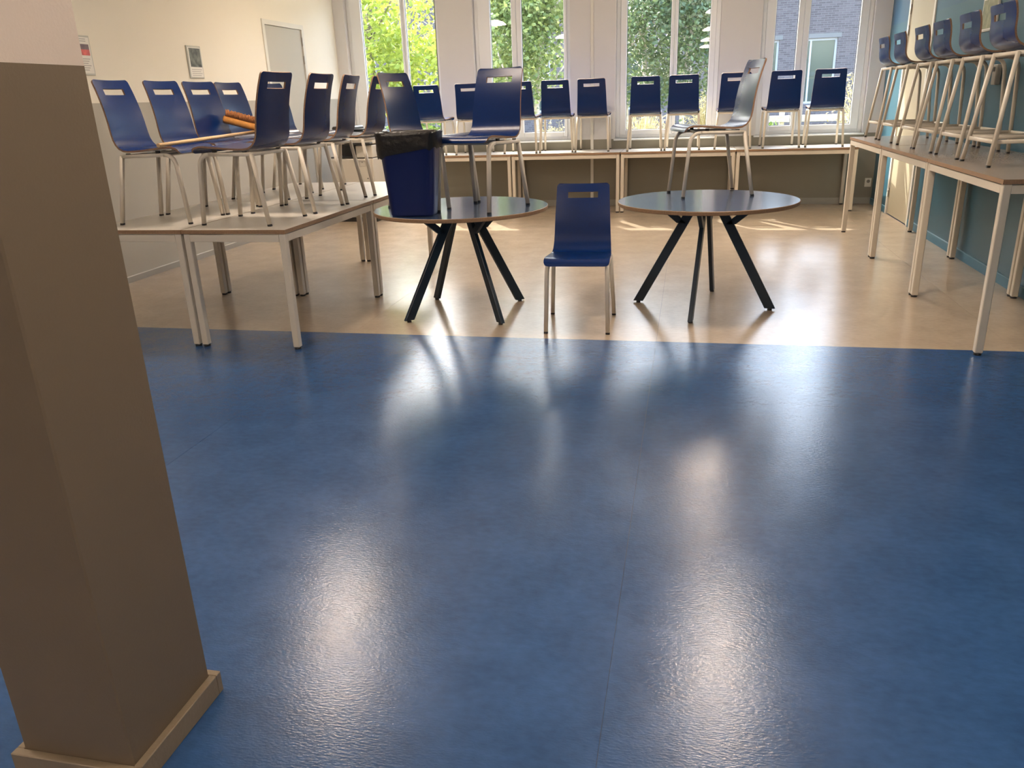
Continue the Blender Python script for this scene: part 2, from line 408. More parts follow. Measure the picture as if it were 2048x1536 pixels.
door(1, -1, DL0, DL1, 'door_grey')
door(2, 1, DR0, DR1, 'door_cream')

# slim cable duct up the pier between the two middle windows
tr = struct(box('trim_1', (-1.315, YB-0.014, 0.09), (-1.275, YB-0.0005, HC), 'trim_white', None, 0.003))

# pillar in the foreground
PX0, PX1, PY0, PY1 = -1.452, -1.162, 1.152, 1.452
pil = thing('pillar', 'square pillar painted taupe below and cream above in the left foreground', 'pillar', ((PX0+PX1)/2, (PY0+PY1)/2, 0))
hx, hy = (PX1-PX0)/2, (PY1-PY0)/2
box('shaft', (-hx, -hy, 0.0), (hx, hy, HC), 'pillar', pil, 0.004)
tb = 0.020
boxes('skirting', [((-hx-tb, -hy-tb, 0.0005), (hx+tb, -hy, 0.06)), ((-hx-tb, hy, 0.0005), (hx+tb, hy+tb, 0.06)),
                   ((-hx-tb, -hy, 0.0005), (-hx, hy, 0.06)), ((hx, -hy, 0.0005), (hx+tb, hy, 0.06))], 'bb_pillar', pil, 0.002)

# ------------------------------------------------------------------ ceiling lamps (above the frame, rows nearer the windows seen mirrored in floor and glass)
def make_lamp():
    t = thing('pendant_lamp')
    bm = bmesh.new(); add_sweep(bm, [(0, 0, 0.06), (0, 0, HC-2.6)], circ(0.004, 6)); finish('cable', bm, 'black', t)
    bm = bmesh.new(); add_lathe(bm, [(0, HC-2.6-0.001), (0.06, HC-2.6-0.001), (0.055, HC-2.6-0.03), (0, HC-2.6-0.03)], 20); finish('canopy', bm, 'lamp_white', t)
    bm = bmesh.new(); add_lathe(bm, [(0, 0.07), (0.06, 0.065), (0.15, 0.03), (0.187, 0.0), (0.187, -0.004), (0.175, -0.004), (0.175, 0.0), (0, 0.004)], 40, smooth=True); finish('lamp_shade', bm, 'lamp_fill', t)  # shade top glows only as added uplight fill
    bm = bmesh.new(); add_lathe(bm, [(0, -0.001), (0.174, -0.001), (0.174, -0.008), (0, -0.012)], 40); finish('diffuser', bm, 'lamp_glow', t)
    return t
lamp = make_lamp(); lu = [False]
rows = [(-1.6, 'fourth'), (1.45, 'third'), (4.95, 'second'), (8.75, 'first')]  # last row behind the camera is added fill for the pillar
for y, nm in rows:
    for x, sd_ in ((-2.62, 'left'), (0.35, 'right')):
        if y > 8 and x < 0: x = -3.2
        place(lamp, lu, 'pendant_lamp', 'flat round pendant lamp, %s one of the %s row from the windows' % (sd_, nm), 'lamp', (x, y, 2.6), 0, 'round pendant lamps')

# ------------------------------------------------------------------ chairs
def catmull(pts, n=6):
    out = []
    P = [pts[0]] + list(pts) + [pts[-1]]
    for i in range(1, len(P)-2):
        p0, p1, p2, p3 = P[i-1], P[i], P[i+1], P[i+2]
        for k in range(n):
            t = k/n
            out.append(tuple(0.5*((2*p1[j]) + (-p0[j]+p2[j])*t + (2*p0[j]-5*p1[j]+4*p2[j]-p3[j])*t*t + (-p0[j]+3*p1[j]-3*p2[j]+p3[j])*t**3) for j in range(2)))
    out.append(tuple(pts[-1])); return out

def shell_mesh(prof, widths, slot, back_curve, thick=0.011):
    """prof: (y,z) centre line from front lip to back top. widths: [(arc fraction, half width)].
    slot: (z0,z1,half width) cut through the back."""
    pts = catmull(prof, 8)
    L = [0.0]
    for a, b in zip(pts, pts[1:]): L.append(L[-1]+math.hypot(b[0]-a[0], b[1]-a[1]))
    tot = L[-1]
    def at(s):
        s = min(max(s, 0), tot)
        for i in range(len(L)-1):
            if s <= L[i+1]:
                t = (s-L[i])/max(1e-9, L[i+1]-L[i]); a, b = pts[i], pts[i+1]
                return (a[0]+(b[0]-a[0])*t, a[1]+(b[1]-a[1])*t)
        return pts[-1]
    def s_of_z(z):   # in the back part
        for i in range(len(L)-1, 0, -1):
            if pts[i-1][1] <= z <= pts[i][1]:
                return L[i-1]+(z-pts[i-1][1])/(pts[i][1]-pts[i-1][1])*(L[i]-L[i-1])
    ss0, ss1 = s_of_z(slot[0]), s_of_z(slot[1])
    rows_ = sorted(set([0, 0.004, 0.01, 0.02, 0.035] + [tot*k/26 for k in range(2, 26)] + [ss0, ss1, tot-0.02, tot-0.012, tot-0.006, tot-0.002, tot]))
    rows_ = [r for i, r in enumerate(rows_) if i == 0 or r-rows_[i-1] > 0.0018]
    def keep(r): return all(abs(r-q) > 0.006 for q in (ss0, ss1) if abs(r-q) > 1e-9)
    rows_ = [r for r in rows_ if keep(r)]
    def hw(s):
        f = s/tot
        for (f0, w0), (f1, w1) in zip(widths, widths[1:]):
            if f <= f1: w_ = w0+(w1-w0)*(f-f0)/(f1-f0); break
        for d, r in ((tot-s, 0.022), (s, 0.03)):
            if d < r: w_ -= r-math.sqrt(max(0, r*r-(r-d)**2))
        return w_
    us = [-1, -0.94, -0.8, None, -0.28, 0, 0.28, None, 0.8, 0.94, 1]
    grid = []
    for s in rows_:
        h_ = hw(s); y, z = at(s); a = at(s-0.004); b = at(s+0.004)
        ty, tz = b[0]-a[0], b[1]-a[1]; n_ = math.hypot(ty, tz); ty /= n_; tz /= n_
        ny, nz = -tz, ty                      # towards the sitter
        row = []
        k = min(1, max(0, (s/tot-0.5)/0.2)); cv = back_curve*k + 0.006*(1-k)
        sl = slot[2]/h_
        for i, u in enumerate(us):
            if u is None: u = -sl if i == 3 else sl
            off = cv*u*u
            row.append(((u*h_, y+ny*off, z+nz*off), (ny, nz)))
        grid.append(row)
    bm = bmesh.new()
    top, bot = [], []
    for row in grid:
        top.append([bm.verts.new((p[0], p[1]+n[0]*thick/2, p[2]+n[1]*thick/2)) for p, n in row])
        bot.append([bm.verts.new((p[0], p[1]-n[0]*thick/2, p[2]-n[1]*thick/2)) for p, n in row])
    nr, nc = len(grid), len(us)
    cells = set()
    for i in range(nr-1):
        for j in range(nc-1):
            mid_s = (rows_[i]+rows_[i+1])/2
            if ss0-1e-6 < mid_s < ss1+1e-6 and 3 <= j <= 6: continue
            cells.add((i, j))
    for i, j in cells:
        f = bm.faces.new((top[i][j], top[i][j+1], top[i+1][j+1], top[i+1][j])); f.smooth = True
        f = bm.faces.new((bot[i][j], bot[i+1][j], bot[i+1][j+1], bot[i][j+1])); f.smooth = True
    for i, j in cells:
        for (di, dj, e0, e1) in ((-1, 0, (i, j), (i, j+1)), (1, 0, (i+1, j), (i+1, j+1)), (0, -1, (i, j), (i+1, j)), (0, 1, (i, j+1), (i+1, j+1))):
            if (i+di, j+dj) not in cells:
                f = bm.faces.new((top[e0[0]][e0[1]], top[e1[0]][e1[1]], bot[e1[0]][e1[1]], bot[e0[0]][e0[1]])); f.material_index = 1
    for e in bm.edges:
        if len({f.material_index for f in e.link_faces}) > 1: e.smooth = False
    return bm

TUBE = rrect(0.027, 0.023, 0.007, 2)
def arc_pts(p0, pc, p1, n=6):   # quadratic bend
    p0, pc, p1 = Vector(p0), Vector(pc), Vector(p1)
    return [(p0*(1-t)**2 + pc*2*t*(1-t) + p1*t*t) for t in [k/n for k in range(n+1)]]

def foot_cap(leg, top, d, sec):
    # top: leg end point (z=0.012), d: leg direction downwards
    bm = bmesh.new(); p = Vector(top); dd = Vector(d).normalized()
    q = p + dd*(-p.z/dd.z) + Vector((0, 0, 0.0002))
    add_sweep(bm, [p - dd*0.006*0 , q], [(a*1.04, b*1.04) for a, b in sec], flat_ends=True, smooth=False)
    return finish('foot_cap', bm, 'black', leg)

def make_chair():
    t = thing('stacking_chair')
    prof = [(-0.236, 0.436), (-0.228, 0.456), (-0.195, 0.470), (-0.10, 0.465), (0.0, 0.456), (0.09, 0.450), (0.145, 0.453), (0.185, 0.474), (0.212, 0.512), (0.226, 0.565), (0.236, 0.63), (0.251, 0.71), (0.275, 0.80), (0.305, 0.887)]
    bm = shell_mesh(prof, [(0, 0.208), (0.3, 0.205), (0.47, 0.196), (0.58, 0.190), (1, 0.174)], (0.797, 0.834, 0.100), 0.011)
    sh = finish('seat_shell', bm, ['shell', 'ply'], t, recalc=False)
    bmx = bmesh.new(); bmx.from_mesh(sh.data); bmesh.ops.recalc_face_normals(bmx, faces=bmx.faces); bmx.to_mesh(sh.data); bmx.free()
    for s in (-1, 1):
        p0 = (s*0.199, -0.240, 0.012); p1 = (s*0.192, -0.207, 0.355)
        path = [Vector(p0)] + arc_pts(p1, (s*0.190, -0.200, 0.431), (s*0.190, -0.130, 0.431), 7)
        lg = sweep('leg', path, TUBE, 'metal_cream', t, flat_ends=False)
        foot_cap(lg, p0, Vector(p0)-Vector(p1), TUBE)
        sweep('seat_rail', [(s*0.190, -0.130, 0.431), (s*0.192, 0.172, 0.427)], TUBE, 'metal_cream', t)
        q0 = (s*0.192, 0.166, 0.431); q1 = (s*0.214, 0.240, 0.012)
        lg = sweep('leg', [q0, q1], TUBE, 'metal_cream', t)
        foot_cap(lg, q1, Vector(q1)-Vector(q0), TUBE)
        for y in (-0.09, 0.12):
            zz = 0.4405
            box('spacer', (s*0.190-0.008, y-0.012, zz-0.001), (s*0.190+0.008, y+0.012, 0.4585 if y < 0 else 0.4455), 'black', t)
    sweep('crossbar', [(-0.182, 0.163, 0.426), (0.182, 0.163, 0.426)], rrect(0.020, 0.016, 0.004, 1), 'metal_cream', t, ref=Vector((0, 0, 1)))
    sweep('crossbar', [(-0.182, -0.10, 0.428), (0.182, -0.10, 0.428)], rrect(0.018, 0.016, 0.004, 1), 'metal_cream', t, ref=Vector((0, 0, 1)))
    return t

CH = make_chair(); cu = [False]
HL, HR, HB, HRT = 0.750, 0.957, 0.757, 0.746
def chair(label, x, y, z, deg, group): return place(CH, cu, 'stacking_chair', label, 'chair', (x, y, z), R_(deg), group)
chair('navy plywood chair standing on the floor between the two round tables, facing forward', -0.672, 5.095, 0.0, 2.2, None)
gL = 'blue chairs set on the left tables'
NA = ['nearest the pillar', 'second from the pillar', 'third from the pillar', 'fourth, behind the broom head', 'last, mostly hidden']
for i, (x, y, a) in enumerate([(-3.366, 4.767, 91.5), (-3.335, 5.215, 86), (-3.335, 5.655, 83.5), (-3.345, 6.10, 86), (-3.35, 6.79, 84.3)]):
    chair('blue chair facing right on the left tables, ' + NA[i], x, y, HL, a, gL)
NB = ['nearest, hiding part of the broom', 'second from the near end', 'third from the near end', 'last, half behind the chair with bin']
for i, (x, y, a) in enumerate([(-2.737, 4.704, -93.5), (-2.70, 5.242, -91.5), (-2.695, 5.705, -86), (-2.675, 6.272, -91)]):
    chair('dark blue chair facing left on the left tables, ' + NB[i], x, y, HL, a, gL)
gR = 'chairs set on the round tables'
chair('dark navy chair on left round table, largest, facing forward beside the bin', -1.352, 5.270, HRT, -18.2, gR)
chair('navy chair on left round table turned right, directly behind the blue bin', -1.757, 5.490, HRT, 74, gR)
chair('grey-looking chair in profile facing left, alone on the right round table', 0.149, 5.962, HRT, -74.4, gR)
gB = 'chairs along the window tables'
NBK = ['first from left, in leftmost window', 'second from left, partly hidden', 'third from left, mostly hidden', 'fourth from left', 'fifth from left, against white pier', 'sixth from left', 'seventh from left', 'eighth from left, behind chair in profile', 'ninth from left', 'tenth and rightmost']
for i, (x, y, a) in enumerate([(-3.40, 10.83, 178.5), (-2.84, 10.81, 182.5), (-2.174, 10.83, 180), (-1.715, 10.86, 183), (-1.240, 10.88, 180.5), (-0.567, 10.815, 181.5), (-0.092, 10.83, 179.5), (0.525, 10.83, 179.5), (1.093, 10.835, 182), (1.612, 10.84, 178)]):
    chair('blue chair seen from behind on the window tables, ' + NBK[i], x, y, HB, a, gB)

# ------------------------------------------------------------------ bar stools
def make_stool():
    t = thing('bar_stool')
    prof = [(-0.225, 0.632), (-0.216, 0.650), (-0.185, 0.664), (-0.08, 0.661), (0.06, 0.654), (0.125, 0.655), (0.168, 0.671), (0.200, 0.705), (0.213, 0.752), (0.214, 0.80), (0.219, 0.85), (0.232, 0.902)]
    bm = shell_mesh(prof, [(0, 0.205), (0.45, 0.208), (1, 0.206)], (0.812, 0.848, 0.095), 0.022)
    sh = finish('seat_shell', bm, ['shell', 'ply'], t)
    T = rrect(0.029, 0.022, 0.006, 2)
    for s in (-1, 1):
        p0 = (s*0.215, -0.228, 0.012); p1 = (s*0.186, -0.196, 0.545)
        path = [Vector(p0)] + arc_pts(p1, (s*0.183, -0.188, 0.633), (s*0.183, -0.115, 0.633), 7)
        lg = sweep('leg', path, T, 'metal_cream', t); foot_cap(lg, p0, Vector(p0)-Vector(p1), T)
        sweep('seat_rail', [(s*0.183, -0.115, 0.633), (s*0.188, 0.160, 0.631)], T, 'metal_cream', t)
        q0 = (s*0.190, 0.152, 0.636); q1 = (s*0.243, 0.228, 0.012)
        lg = sweep('leg', [q0, q1], T, 'metal_cream', t); foot_cap(lg, q1, Vector(q1)-Vector(q0), T)
        za = 0.145; fa = (za-0.012)/0.533; fb = (za-0.012)/0.624
        A = Vector(p0).lerp(Vector(p1), fa); B = Vector(q1).lerp(Vector(q0), fb)
        sweep('footrest_bar', [A, B], rrect(0.010, 0.024, 0.003, 1), 'metal_cream', t)
        for y in (-0.08, 0.11):
            box('spacer', (s*0.185-0.008, y-0.012, 0.640), (s*0.185+0.008, y+0.012, 0.6535 if y < 0 else 0.650), 'black', t)
    fr = 0.228-0.032*0.25
    sweep('footrest_bar', [(-0.207, -0.220, 0.145), (0.207, -0.220, 0.145)], rrect(0.024, 0.010, 0.003, 1), 'metal_cream', t, ref=Vector((0, 0, 1)))
    sweep('footrest_bar', [(-0.230, 0.212, 0.145), (0.230, 0.212, 0.145)], rrect(0.024, 0.010, 0.003, 1), 'metal_cream', t, ref=Vector((0, 0, 1)))
    sweep('crossbar', [(-0.178, 0.150, 0.630), (0.178, 0.150, 0.630)], rrect(0.022, 0.016, 0.004, 1), 'metal_cream', t, ref=Vector((0, 0, 1)))
    return t
ST = make_stool(); su = [False]
NS = ['farthest, next to the window', 'fifth from the near end', 'fourth from the near end', 'third from the near end', 'second from the near end', 'nearest']
for (y, a), n_ in zip([(8.645, 0), (8.03, 0), (7.31, 0), (6.775, 0), (6.15, 0), (5.55, 0)], NS):
    place(ST, su, 'bar_stool', 'blue bar stool with cream legs on the high tables, ' + n_, 'stool', (1.963, y, HR), R_(90+a), 'bar stools on the high tables')

# ------------------------------------------------------------------ rectangular tables
def make_table(wx, ly, h, name='rectangular_table', top='laminate'):
    t = thing(name)
    hx_, hy_ = wx/2, ly/2; th = 0.024; L = 0.042
    bm = bmesh.new()
    fs = add_box(bm, (-hx_, -hy_, h-th), (hx_, hy_, h), 1, 0.0)
    bm.faces.ensure_lookup_table()
    for f in bm.faces:
        if abs(f.normal.z) > 0.5 or abs(f.calc_center_median().z-h) < 1e-5 or abs(f.calc_center_median().z-h+th) < 1e-5: f.material_index = 0
    finish('tabletop', bm, [top, 'edge_brown'], t)
    za, zb = h-th-0.050, h-th-0.006
    o = 0.006
    ax, ay = hx_-o, hy_-o
    for s in (-1, 1):
        box('apron_rail', (-ax+L, min(s*ay, s*(ay-0.025)), za), (ax-L, max(s*ay, s*(ay-0.025)), zb), 'metal_cream', t, 0.002)
        box('apron_rail', (min(s*ax, s*(ax-0.025)), -ay+L, za), (max(s*ax, s*(ax-0.025)), ay-L, zb), 'metal_cream', t, 0.002)
    for sx_ in (-1, 1):
        for sy_ in (-1, 1):
            bm = bmesh.new(); cx, cy = sx_*(ax-L/2), sy_*(ay-L/2)
            add_box(bm, (cx-L/2, cy-L/2, 0.014), (cx+L/2, cy+L/2, h-th-0.0005), 0, 0.004)
            lg = finish('leg', bm, 'metal_cream', t)
            bm = bmesh.new(); add_lathe(bm, [(0, 0.015), (0.019, 0.015), (0.021, 0.008), (0.021, 0.0003), (0, 0.0003)], 12)
            bmesh.ops.translate(bm, verts=bm.verts, vec=(cx, cy, 0)); finish('foot_cap', bm, 'black', lg)
    return t
TL = make_table(0.694, 1.424, HL); tu = [False]
LT = [(-3.386, 5.044, 'near one on the wall side, half behind the pillar'), (-2.685, 5.044, 'near one on the room side, on the blue floor'),
      (-3.386, 6.474, 'far table on the wall side, under the rear chairs'), (-2.685, 6.474, 'far table on the room side, beside the round table')]
for x, y, n_ in LT:
    place(TL, tu, 'rectangular_table', 'pale table in the left block, ' + n_, 'table', (x, y, 0), 0, 'tables in the left block')
TB = make_table(0.694, 1.418, HB); tu = [False]
for i, x in enumerate((-2.99, -1.567, -0.144, 1.278)):
    place(TB, tu, 'rectangular_table', 'pale topped table under the windows, %s in the row from the left' % ('first', 'second', 'third', 'fourth')[i], 'table', (x, 10.805, 0), R_(90), 'tables under the windows')
TR = make_table(0.70, 1.424, HR, 'high_table', 'laminate_dark'); tu = [False]
for y, n_ in ((5.335, 'nearest, standing on the blue floor edge'), (6.765, 'the middle one of three'), (8.205, 'farthest, before the cream door')):
    place(TR, tu, 'high_table', 'tall bar height table along the teal wall, ' + n_, 'table', (1.945, y, 0), 0, 'high tables along the teal wall')

# ------------------------------------------------------------------ round tables
def make_round():
    t = thing('round_table')
    bm = bmesh.new(); n = 72; h = HRT; r = 0.603
    add_lathe(bm, [(0, h), (r-0.003, h), (r, h-0.003), (r, h-0.022), (r-0.004, h-0.026), (0, h-0.026)], 72, mfun=lambda i: 0 if i < 1 else (1 if i < 4 else 0))
    finish('tabletop', bm, ['round_top', 'edge_brown'], t)
    bm = bmesh.new(); add_lathe(bm, [(0, h-0.0265), (0.17, h-0.0265), (0.17, h-0.034), (0, h-0.034)], 24); finish('mounting_plate', bm, 'round_leg', t)
    bar = rrect(0.028, 0.062, 0.003, 1)
    for k in range(4):
        a = k*PI/2; rot = Matrix.Rotation(a, 3, 'Z')
        def P(rr, z): return rot @ Vector((rr, 0, z))
        ref = rot @ Vector((0, 1, 0))
        lg = sweep('leg', [P(0.462, 0.014), P(0.085, h-0.0345)], bar, 'round_leg', t, ref=ref, smooth=False, flat_ends=True)
        sweep('brace', [P(0.165, 0.585), P(0.325, h-0.028)], rrect(0.028, 0.045, 0.003, 1), 'round_leg', lg, ref=ref, smooth=False, flat_ends=True)
        bm = bmesh.new(); add_lathe(bm, [(0, 0.016), (0.014, 0.016), (0.016, 0.0003), (0, 0.0003)], 12)
        bmesh.ops.translate(bm, verts=bm.verts, vec=P(0.462, 0)); finish('foot_cap', bm, 'black', lg)
    return t
RT = make_round(); ru = [False]
place(RT, ru, 'round_table', 'round table with splayed dark legs carrying the bin and two chairs', 'table', (-1.532, 5.36, 0), R_(45), 'round tables')
place(RT, ru, 'round_table', 'round table with splayed dark legs carrying a single chair', 'table', (0.133, 5.638, 0), R_(-10), 'round tables')

# ------------------------------------------------------------------ waste bin with bag
bn = thing('waste_bin', 'tapered navy waste bin lined with a black bag on left round table', 'bin', (-1.738, 4.972, HRT), R_(5))
def bin_rings(bm, prof, n=6, flip=False):
    rings = []
    for (wx, wy, rr, z, jit) in prof:
        ring = []
        for k, (a, b) in enumerate(rrect(wx, wy, rr, n)):
            j = jit(k) if jit else (0, 0)
            ring.append(bm.verts.new((a*(1+j[0]), b*(1+j[0]), z+j[1])))
        rings.append(ring)
    m = len(rings[0])
    for i in range(len(rings)-1):
        for k in range(m):
            f = bm.faces.new((rings[i][k], rings[i][(k+1) % m], rings[i+1][(k+1) % m], rings[i+1][k])); f.smooth = True
    return rings
bm = bmesh.new()
rg = bin_rings(bm, [(0.275, 0.175, 0.045, 0.001, None), (0.285, 0.185, 0.05, 0.012, None), (0.372, 0.245, 0.06, 0.50, None), (0.382, 0.255, 0.062, 0.503, None), (0.382, 0.255, 0.062, 0.512, None),
                   (0.368, 0.241, 0.058, 0.512, None), (0.277, 0.177, 0.045, 0.016, None)])
bm.faces.new(list(reversed(rg[0]))); bm.faces.new(rg[-1])
finish('bin_body', bm, 'bin_blue', bn)
bm = bmesh.new()
rnd = random.Random(3)
NP = len(rrect(1, 1, 0.1, 10))
ph = [rnd.uniform(0, 2*PI) for _ in range(12)]
def crumple(k, row):
    t_ = 2*PI*k/NP
    return (0.006*math.sin(9*t_+ph[row % 12]) + 0.005*math.sin(17*t_+ph[(row*3+1) % 12]) + rnd.uniform(-0.004, 0.004), 0.004*math.sin(7*t_+ph[(row+5) % 12]))
def hem(k):      # hem hangs lower on the left than on the right
    pt = rrect(0.39, 0.262, 0.064, 10)[k]; c = crumple(k, 0)
    return (c[0], c[1]*2 + pt[0]*0.15 - 0.005)
prof_b = [(0.386, 0.259, 0.063, 0.398, hem)]
for i, z in enumerate((0.418, 0.438, 0.458, 0.478, 0.498)): prof_b.append((0.392+0.001*i, 0.265+0.001*i, 0.064, z, lambda k, i=i: (crumple(k, i+1)[0], 0.15*rrect(0.39, 0.262, 0.064, 10)[k][0]*(1-i/5))))
prof_b += [(0.402, 0.274, 0.066, 0.514, lambda k: crumple(k, 7)), (0.394, 0.266, 0.064, 0.522, lambda k: crumple(k, 8)), (0.355, 0.228, 0.054, 0.514, lambda k: crumple(k, 8)),
           (0.340, 0.215, 0.05, 0.45, lambda k: crumple(k, 9)), (0.30, 0.185, 0.045, 0.25, lambda k: crumple(k, 10)), (0.25, 0.155, 0.04, 0.03, None)]
rg = bin_rings(bm, prof_b, 10)
bm.faces.new(rg[-1])
tag(finish('bin_bag', bm, 'bag', bn), 'black bag folded over the rim', None)

# ------------------------------------------------------------------ broom lying over the chair seats
def add_broom():
    J = Vector((-3.265, 5.785, 1.268))          # socket on the head
    T = Vector((-3.225, 4.53, 1.2415))         # handle tip
    br = thing('broom', 'wooden broom with orange-brown head lying across the chair seats', 'broom', tuple(T))
    d = (J-T)
    sweep('handle', [Vector((0, 0, 0)), d], circ(0.0125, 12), 'broom_stick', br, ref=Vector((0, 0, 1)))
    # head: along direction hd, block section, bristles up
    hd = Vector((-0.39, -0.02, 0.105)).normalized()
    up = (Vector((0, 0.25, 1)) - hd*Vector((0, 0.25, 1)).dot(hd)).normalized(); sd2 = hd.cross(up)
    Lh = 0.205
    cen = d + Vector((-0.040, 0.012, 0.046))
    bm = bmesh.new()
    add_sweep(bm, [cen-hd*Lh, cen-hd*(Lh-0.01), cen+hd*(Lh-0.01), cen+hd*Lh], rrect(0.062, 0.056, 0.026, 4), ref=sd2)
    hb = finish('brush_block', bm, 'broom_block', br)
    bm = bmesh.new(); r2 = random.Random(5)
    for i in range(90):
        for j in range(7):
            b0 = cen + hd*(-Lh+0.012+(2*Lh-0.024)*i/89) + sd2*(-0.024+0.008*j) + up*0.022
            tip = b0 + up*(0.045+r2.uniform(-0.008, 0.008)) + hd*r2.uniform(-0.012, 0.012) + sd2*((-0.024+0.008*j)*0.4+r2.uniform(-0.008, 0.008))
            add_sweep(bm, [b0, tip], circ(0.003, 4), ref=sd2)
    b_ = finish('bristles', bm, 'bristle', br); b_['kind'] = 'stuff'
    return br
add_broom()

# ------------------------------------------------------------------ copier in the window corner
cp = thing('photocopier', 'cream photocopier with black lid in the corner by the left window', 'photocopier', (-4.19, 10.02, 0), 0)
W2 = 0.29
box('cabinet', (-W2, -0.30, 0.06), (W2, 0.32, 0.795), 'copier', cp, 0.008)
box('base', (-W2+0.02, -0.27, 0.0008), (W2-0.02, 0.30, 0.06), 'copier_dark', cp)
for z0, z1 in ((0.10, 0.30), (0.31, 0.50)):
    dr = box('paper_drawer', (-W2+0.02, -0.312, z0), (W2-0.03, -0.30, z1), 'copier', cp, 0.004)
    box('drawer_handle', (-0.09, -0.316, z1-0.05), (0.09, -0.312, z1-0.02), 'copier_line', dr)
dr = box('front_door', (-W2+0.02, -0.312, 0.51), (W2-0.03, -0.30, 0.785), 'copier', cp, 0.004)
boxes('door_latch', [((0.11, -0.3155, 0.70), (0.19, -0.312, 0.703)), ((0.11, -0.3155, 0.765), (0.19, -0.312, 0.768)), ((0.11, -0.3155, 0.70), (0.113, -0.312, 0.768)), ((0.187, -0.3155, 0.70), (0.19, -0.312, 0.768)), ((0.14, -0.3155, 0.745), (0.157, -0.312, 0.758))], 'copier_line', dr)
boxes('indicator', [((0.20, -0.3155, 0.545), (0.213, -0.312, 0.558))], 'copier_dark', dr)
boxes('output_tray', [((-W2+0.01, -0.29, 0.805), (0.06, 0.30, 0.82)), ((-W2+0.01, 0.05, 0.82), (0.06, 0.30, 0.96))], 'copier_dark', cp)
box('back_wall', (-W2, 0.30, 0.795), (W2, 0.32, 0.97), 'copier', cp)
box('finisher_tower', (0.07, -0.30, 0.806), (W2, 0.30, 0.955), 'copier', cp, 0.008)
box('shadow_gap', (0.08, -0.29, 0.795), (W2-0.01, 0.29, 0.806), 'copier_dark', cp)
box('scanner_body', (-W2, -0.26, 0.97), (W2, 0.32, 1.06), 'copier', cp, 0.008)
box('control_panel', (-0.05, -0.36, 0.965), (W2, -0.262, 0.99), 'copier_dark', cp, 0.004)
box('scanner_lid', (-W2, -0.24, 1.062), (W2, 0.31, 1.115), 'copier_dark', cp, 0.01)
box('document_feeder', (-W2, -0.16, 1.1155), (-0.02, 0.26, 1.185), 'copier_dark', cp, 0.015)
boxes('feeder_tray', [((-0.01, -0.12, 1.135), (W2-0.02, 0.22, 1.147))], 'copier_dark', cp)

# ------------------------------------------------------------------ wall posters and small devices
def wall_poster(name, label, y0, y1, z0, z1, side, photo, ratio, xw):
    # local: origin at wall centre; face towards the room
    t = thing(name, label, 'poster', (xw, (y0+y1)/2, (z0+z1)/2), 0)
    d = -side; w_, h_ = (y1-y0)/2, (z1-z0)/2
    def b(n, a0, a1, ya, yb, za, zb, m, par=t, bev=0):
        return box(n, (min(d*a0, d*a1), ya, za), (max(d*a0, d*a1), yb, zb), m, par, bev)
    b('frame', 0.0006, 0.014, -w_, w_, -h_, h_, 'acrylic', t, 0.003)
    pp = b('paper', 0.0142, 0.0152, -w_+0.012, w_-0.012, -h_+0.014, h_-0.014, 'paper')
    zt = h_-0.02; zm = h_ - 2*h_*ratio
    return t, b, pp, w_, h_
t, b, pp, w_, h_ = wall_poster('poster_frame', 'small framed notice with a grey photo on left wall above the chairs', 7.535, 7.775, 1.742, 2.045, -1, None, 0.6, XL)
b('picture', 0.0153, 0.0158, -w_+0.03, w_-0.018, -0.045, h_-0.022, 'photo_grey', pp)
for i in range(4): b('text_line', 0.0153, 0.0157, -w_+0.035, w_-0.03-0.02*(i % 2), -0.072-i*0.018, -0.066-i*0.018, 'text_grey', pp)
t, b, pp, w_, h_ = wall_poster('poster_frame', 'small framed notice with a red photo on left wall, half behind the pillar', 5.93, 6.175, 1.742, 2.045, -1, None, 0.6, XL)
b('picture', 0.0153, 0.0158, -w_+0.02, w_-0.025, 0.0, 0.085, 'photo_dusk', pp)
b('picture', 0.0159, 0.0162, -w_+0.02, w_-0.025, 0.0, 0.045, 'photo_red', pp)
for i in range(2): b('text_line', 0.0153, 0.0157, -w_+0.03, w_-0.05, 0.105+i*0.016, 0.111+i*0.016, 'text_grey', pp)
for i in range(6): b('text_line', 0.0153, 0.0157, -w_+0.03, w_-0.035-0.015*(i % 3), -0.03-i*0.017, -0.024-i*0.017, 'text_grey', pp)
t, b, pp, w_, h_ = wall_poster('poster_frame', 'olive patterned framed poster on the teal wall behind the nearest stool', 7.43, 7.80, 1.82, 2.08, 1, None, 0.6, XR)
b('picture', 0.0153, 0.0158, -w_+0.02, w_-0.02, -h_+0.022, h_-0.022, 'poster_olive', pp)

th = thing('wall_thermostat', 'small pale rectangular control box on the teal wall behind the stools', 'thermostat', (XR, 7.205, 1.487), 0)
box('housing', (-0.042, -0.045, -0.075), (-0.0006, 0.045, 0.075), 'device', th, 0.006)
box('display', (-0.0432, -0.012, 0.022), (-0.042, 0.03, 0.055), 'copier_dark', th)

so = thing('wall_socket', 'small white wall socket low on back wall beside the corner', 'socket', (2.272, YB, 0.27), 0)
box('plate', (-0.04, -0.012, -0.055), (0.04, -0.0006, 0.055), 'trim_white', so, 0.003)
bm = bmesh.new(); add_lathe(bm, [(0, 0.0), (0.021, 0.0), (0.021, 0.001), (0, 0.001)], 16)
bmesh.ops.rotate(bm, verts=bm.verts, cent=(0, 0, 0), matrix=Matrix.Rotation(PI/2, 3, 'X')); bmesh.ops.translate(bm, verts=bm.verts, vec=(0, -0.0122, 0.015))
finish('outlet', bm, 'copier_line', so)

